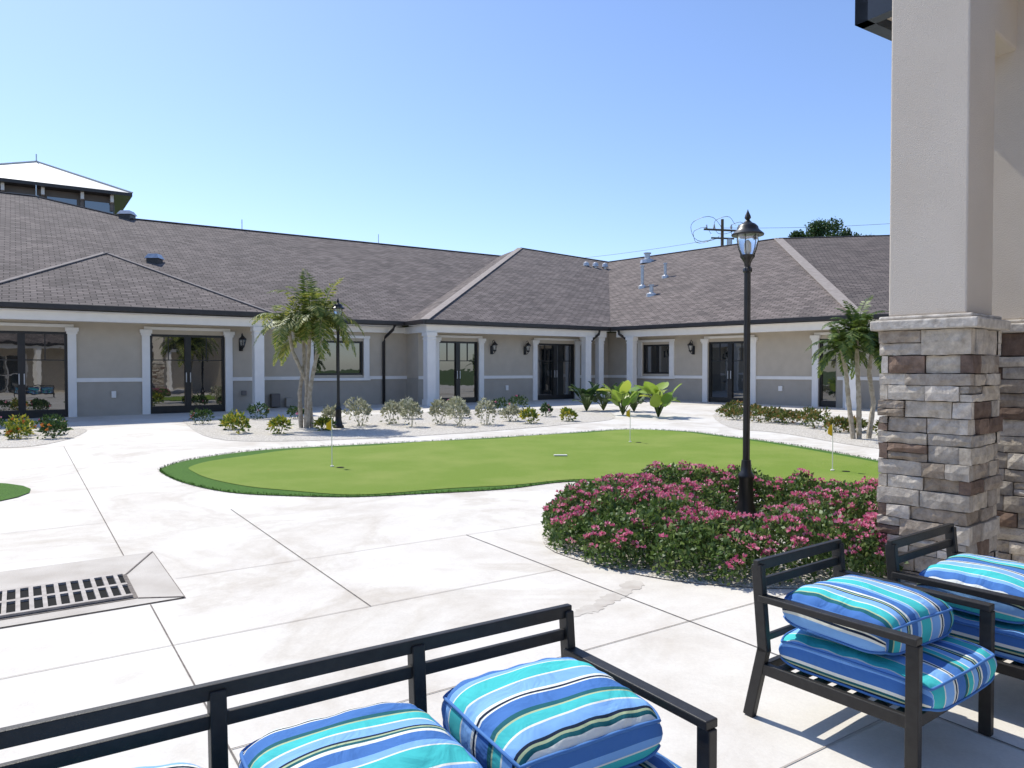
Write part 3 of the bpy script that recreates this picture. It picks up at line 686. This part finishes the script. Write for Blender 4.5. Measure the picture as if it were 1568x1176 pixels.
# ------------------------------------------------------------------ patio columns
e1=V((-.65,.76)).normalized(); e2=V((.76,.65)).normalized()
def stonecol(cx,cy,w=.62):
    root=empty('stone_column')
    def F(s,t,z): return V((cx+e2.x*s+e1.x*t,cy+e2.y*s+e1.y*t,z))
    mb=MB(); zb=gz(cy); mb.box(.06,w-.06,.06,w-.06,zb-.05,1.88,'mortar',F); mb.build('core',root)
    mb=MB(); z=zb
    def stone(a,b,z0,z1,side):
        pr=random.uniform(-.014,.022); g_=.0035
        a+=g_;b-=g_;z0+=g_;z1-=g_
        nseg=max(2,int((b-a)/.05))
        o0,o1=-pr,.07
        def W(s,t,zz):
            if side==0: return F(s,t,zz)
            if side==2: return F(w-s,w-t,zz)
            if side==1: return F(w-t,s,zz)
            return F(t,w-s,zz)
        j=lambda:random.uniform(-.006,.006)
        rows=3; grid=[]
        for r in range(rows):
            row=[]
            for c in range(nseg+1):
                edge=(r in (0,rows-1)) or (c in (0,nseg))
                row.append(W(a+(b-a)*c/nseg+(j() if 0<c<nseg else 0),o0+(.010 if edge else 0)+j(),z0+(z1-z0)*r/(rows-1)+(j()*.6)))
            grid.append(row)
        base=len(mb.v); k=mb.mi('stone')
        for row in grid: mb.v+=[tuple(p) for p in row]
        n1=nseg+1
        for r in range(rows-1):
            for c in range(nseg): mb.f.append((base+r*n1+c,base+r*n1+c+1,base+(r+1)*n1+c+1,base+(r+1)*n1+c)); mb.m.append(k)
        bb=len(mb.v); mb.v+=[tuple(W(a,o1,z0)),tuple(W(b,o1,z0)),tuple(W(b,o1,z1)),tuple(W(a,o1,z1))]
        mb.f.append(tuple([base+c for c in range(nseg,-1,-1)]+[bb,bb+1])); mb.m.append(k)
        mb.f.append(tuple([base+2*n1+c for c in range(n1)]+[bb+2,bb+3])); mb.m.append(k)
        mb.f.append((base,base+n1,base+2*n1,bb+3,bb)); mb.m.append(k)
        mb.f.append((base+nseg,bb+1,bb+2,base+2*n1+nseg,base+n1+nseg)); mb.m.append(k)
    ci=0
    while z<1.86:
        h=random.choice((.085,.095,.11,.12,.13)); 
        if z+h>1.79: h=1.88-z
        for side in range(4):
            lo,hi=(0,w) if (side+ci)%2==0 else (.07,w-.07)
            s=lo
            while s<hi-.01:
                L=random.uniform(.13,.36)
                if hi-(s+L)<.10: L=hi-s
                if h>.1 and random.random()<.2 and L<.3:
                    stone(s,s+L,z,z+h*.5,side); stone(s,s+L,z+h*.5,z+h,side)
                else: stone(s,s+L,z,z+h,side)
                s+=L
        z+=h; ci+=1
    mb.build('ledge_stones',root)
    mb=MB(); mb.box(-.045,w+.045,-.045,w+.045,1.882,1.955,'capstone',F); mb.box(.0,w,.0,w,1.957,1.985,'capstone',F)
    o=mb.build('cap',root,bevel=.012)
    mb=MB(); mb.box(.05,w-.05,.05,w-.05,1.986,5.6,'stucco',F); mb.build('stucco_shaft',root,bevel=.012)
    return root
stonecol(3.12,5.02); stonecol(4.02,5.62)
pr=empty('patio_roof')
def FP(s,t,z): return V((3.12+e2.x*s+e1.x*t,5.02+e2.y*s+e1.y*t,z))
mb=MB(); mb.box(.572,6,.07,.55,4.08,5.6,'stucco',FP)
mb.build('beam',pr,bevel=.02)
def FQ(s,t,z): return V((3.14+.84*s+.54*t,6.44+.54*s-.84*t,z))
mb=MB(); mb.box(0,9,0,10.0,4.66,4.70,'stucco',FQ); mb.box(-.12,9,-.12,-.002,4.58,4.82,'navyfascia',FQ); mb.box(-.12,-.002,-.12,10.0,4.58,4.819,'navyfascia',FQ); mb.box(-.05,9,-.05,10.0,4.701,4.81,'gutter',FQ)  # slab extended out of view to shade the column's side face
mb.build('eave',pr)
mb=MB(); mb.box(4.2,4.4,0,10,-.2,4.659,'wallU',FQ); mb.build('sky_blocking_wall',pr)  # unseen wall, added to keep sky light off the column's side
# ------------------------------------------------------------------ furniture
def chair(name,ox,oy,sv,W,seats,Dp=.62):
    s=V(sv).normalized(); ang=math.atan2(s.y,s.x); mw=Matrix.Translation((ox,oy,gz(oy)+.002))@Matrix.Rotation(ang,4,'Z')
    mb=MB(); k='frame'; T=W*seats; ys=[W*i for i in range(seats+1)]
    BT=.69; AZ=.548
    for i,y in enumerate(ys):
        end=i in (0,seats)
        if end:
            mb.bar((-.075,y,0),(0.0,y,.33),.035,.05,k,(1,0,0)); mb.bar((0.0,y,.31),(-.035,y,BT+.003),.035,.05,k,(1,0,0))
            mb.bar((-.02,y,AZ),(Dp+.02,y,AZ),.05,.028,k); mb.bar((Dp,y,0),(Dp,y,AZ-.014),.035,.05,k,(1,0,0))
            mb.bar((.0,y,.235),(Dp,y,.235),.03,.05,k)
        else:
            mb.bar((0.0,y,.22),(-.035,y,BT+.003),.045,.045,k,(1,0,0)); mb.bar((.0,y,.235),(Dp,y,.235),.03,.04,k)
    mb.bar((-.035,-.018,BT),(-.035,T+.018,BT),.028,.045,k); mb.bar((-.028,0.018,BT-.08),(-.028,T-.018,BT-.08),.022,.040,k)
    mb.bar((-.004,.018,.37),(-.004,T-.018,.37),.02,.03,k)
    mb.bar((0,.015,.237),(0,T-.015,.237),.03,.05,k); mb.bar((Dp-.004,.015,.237),(Dp-.004,T-.015,.237),.03,.05,k)
    x=.08
    while x<Dp-.04: mb.bar((x,.015,.252),(x,T-.015,.252),.05,.014,k); x+=.085
    mb.build(name,mw=mw,bevel=.004); return mw
def cushion(mw,cx,cy,cz,hx,hy,e,dome,ax,rot=(0,0,0),seed=0):
    rnd=random.Random(seed); n=36; mb=MB(); k=mb.mi('stripe'); ph=[rnd.uniform(0,6) for _ in range(6)]; off=rnd.uniform(0,.46)
    def pt(i,j,sg):
        u=-1+2*i/n; v=-1+2*j/n
        u=math.copysign(abs(u)**.8,u); v=math.copysign(abs(v)**.8,v)
        x=hx*u*(1-.08*v**6-.015*(1-v*v)+.006*math.sin(5*v+ph[3])); y=hy*v*(1-.08*u**6-.015*(1-u*u)+.006*math.sin(5*u+ph[4]))
        d=max(0,(1-abs(u)**3.6)*(1-abs(v)**3.6))**.6
        wr=.005*math.sin(5*u+ph[0]+2*v)*math.sin(4*v+ph[1])*d+.005*math.sin(15*v+ph[2]+4*u)*(abs(u)**5)*(d>0)+.005*math.sin(15*u+ph[5]+4*v)*(abs(v)**5)*(d>0)
        z=e*(1-.3*(abs(u*v))**6)+(dome*d+wr)*(1 if sg>0 else .45)
        return (x,y,z*sg)
    for sg in (1,-1):
        b=len(mb.v); mb.v+=[pt(i,j,sg) for i in range(n+1) for j in range(n+1)]
        for q in range(b,len(mb.v)): mb.attr[q]=mb.v[q][ax]+off
        for i in range(n):
            for j in range(n):
                q=(b+i*(n+1)+j,b+(i+1)*(n+1)+j,b+(i+1)*(n+1)+j+1,b+i*(n+1)+j+1); mb.f.append(q if sg>0 else q[::-1]); mb.m.append(k)
    ring=[(i,0) for i in range(n)]+[(n,j) for j in range(n)]+[(i,n) for i in range(n,0,-1)]+[(0,j) for j in range(n,0,-1)]
    rows=[]
    for f in (1,.5,0,-.5,-1):
        b=len(mb.v)
        for q in ring:
            p=pt(q[0],q[1],1); s=1+.04*(1-f*f)
            w=1.0 if q[ax] in (0,n) else 0.0
            mb.attr[len(mb.v)]=p[ax]+off+math.copysign((1-f)*e*w,p[ax]); mb.v.append((p[0]*s,p[1]*s,p[2]*f))
        rows.append(b)
    R_=len(ring)
    for a in range(4):
        for t in range(R_): mb.f.append((rows[a]+t,rows[a+1]+t,rows[a+1]+(t+1)%R_,rows[a]+(t+1)%R_)); mb.m.append(k)
    for sg in (1,-1):
        loop=[V(pt(q[0],q[1],sg))*1.0 for q in ring]; loop=[V((p.x*1.008,p.y*1.008,p.z)) for p in loop]
        mb.tube(loop,.0055,'piping',6,closed=True)
    M2=mw@Matrix.Translation((cx,cy,cz))@Matrix.Rotation(rot[2],4,'Z')@Matrix.Rotation(rot[0],4,'X')@Matrix.Rotation(rot[1],4,'Y')
    mb.build('striped_cushion',smooth=True,mw=M2)
def stack(mw,y,sd,ax=0,hyt=.262,hyb=.285,dx=0,dy=0,zt=.502):
    cushion(mw,.37,y,.328,.335,hyb,.052,.03,1,(0,0,0),sd)
    cushion(mw,.29+dx,y+dy,zt,.245,hyt,.055,.058,ax,(random.uniform(-.03,.03),.035,random.uniform(-.05,.05)),sd+1)
W=.61
mw=chair('patio_sofa',-1.31,1.67,(.55,-.835,0),W,3,.64)
for i in range(3): stack(mw,W*(i+.5),10+i*5,0,dx=.01,dy=-.02)
mw=chair('patio_armchair',1.12,3.256,(.60,-.80,0),.66,1,.64); stack(mw,.33,40,1,.29,.31,zt=.493)
mw=chair('patio_armchair',1.90,3.62,(.60,-.80,0),.66,1,.64); stack(mw,.33,50,1,.29,.31,zt=.493)
# ------------------------------------------------------------------ light, world, camera
az=math.radians(-46); el=math.radians(52)
sd=V((math.sin(az)*math.cos(el),math.cos(az)*math.cos(el),math.sin(el)))
sl=bpy.data.lights.new('sun','SUN'); sl.energy=5.0; sl.angle=math.radians(.5); sl.color=(1,.965,.875)
so=bpy.data.objects.new('sun',sl); scene.collection.objects.link(so); so.rotation_euler=(-sd).to_track_quat('-Z','Y').to_euler()
w=bpy.data.worlds.new('World'); scene.world=w; w.use_nodes=True; nt=w.node_tree
sky=nt.nodes.new('ShaderNodeTexSky'); sky.sky_type='NISHITA'; sky.sun_disc=False; sky.sun_elevation=el; sky.sun_rotation=az%(2*math.pi)
sky.air_density=1.0; sky.dust_density=.5; sky.ozone_density=1.3; sky.altitude=0
mx=nt.nodes.new('ShaderNodeMixRGB'); mx.blend_type='MULTIPLY'; mx.inputs[0].default_value=1; mx.inputs[2].default_value=(1.02,1.10,1.32,1)
bg=nt.nodes['Background']; bg.inputs[1].default_value=.15; nt.links.new(sky.outputs[0],mx.inputs[1]); nt.links.new(mx.outputs[0],bg.inputs[0])
cam=bpy.data.cameras.new('camera'); cam.lens=25.99; cam.sensor_width=36; cam.clip_end=5000; cam.clip_start=.05
co=bpy.data.objects.new('camera',cam); scene.collection.objects.link(co); co.location=(0,0,1.6); co.rotation_euler=(math.radians(90-1.16),0,0)
scene.camera=co
scene.view_settings.view_transform='Standard'; scene.view_settings.look='None'; scene.view_settings.exposure=0
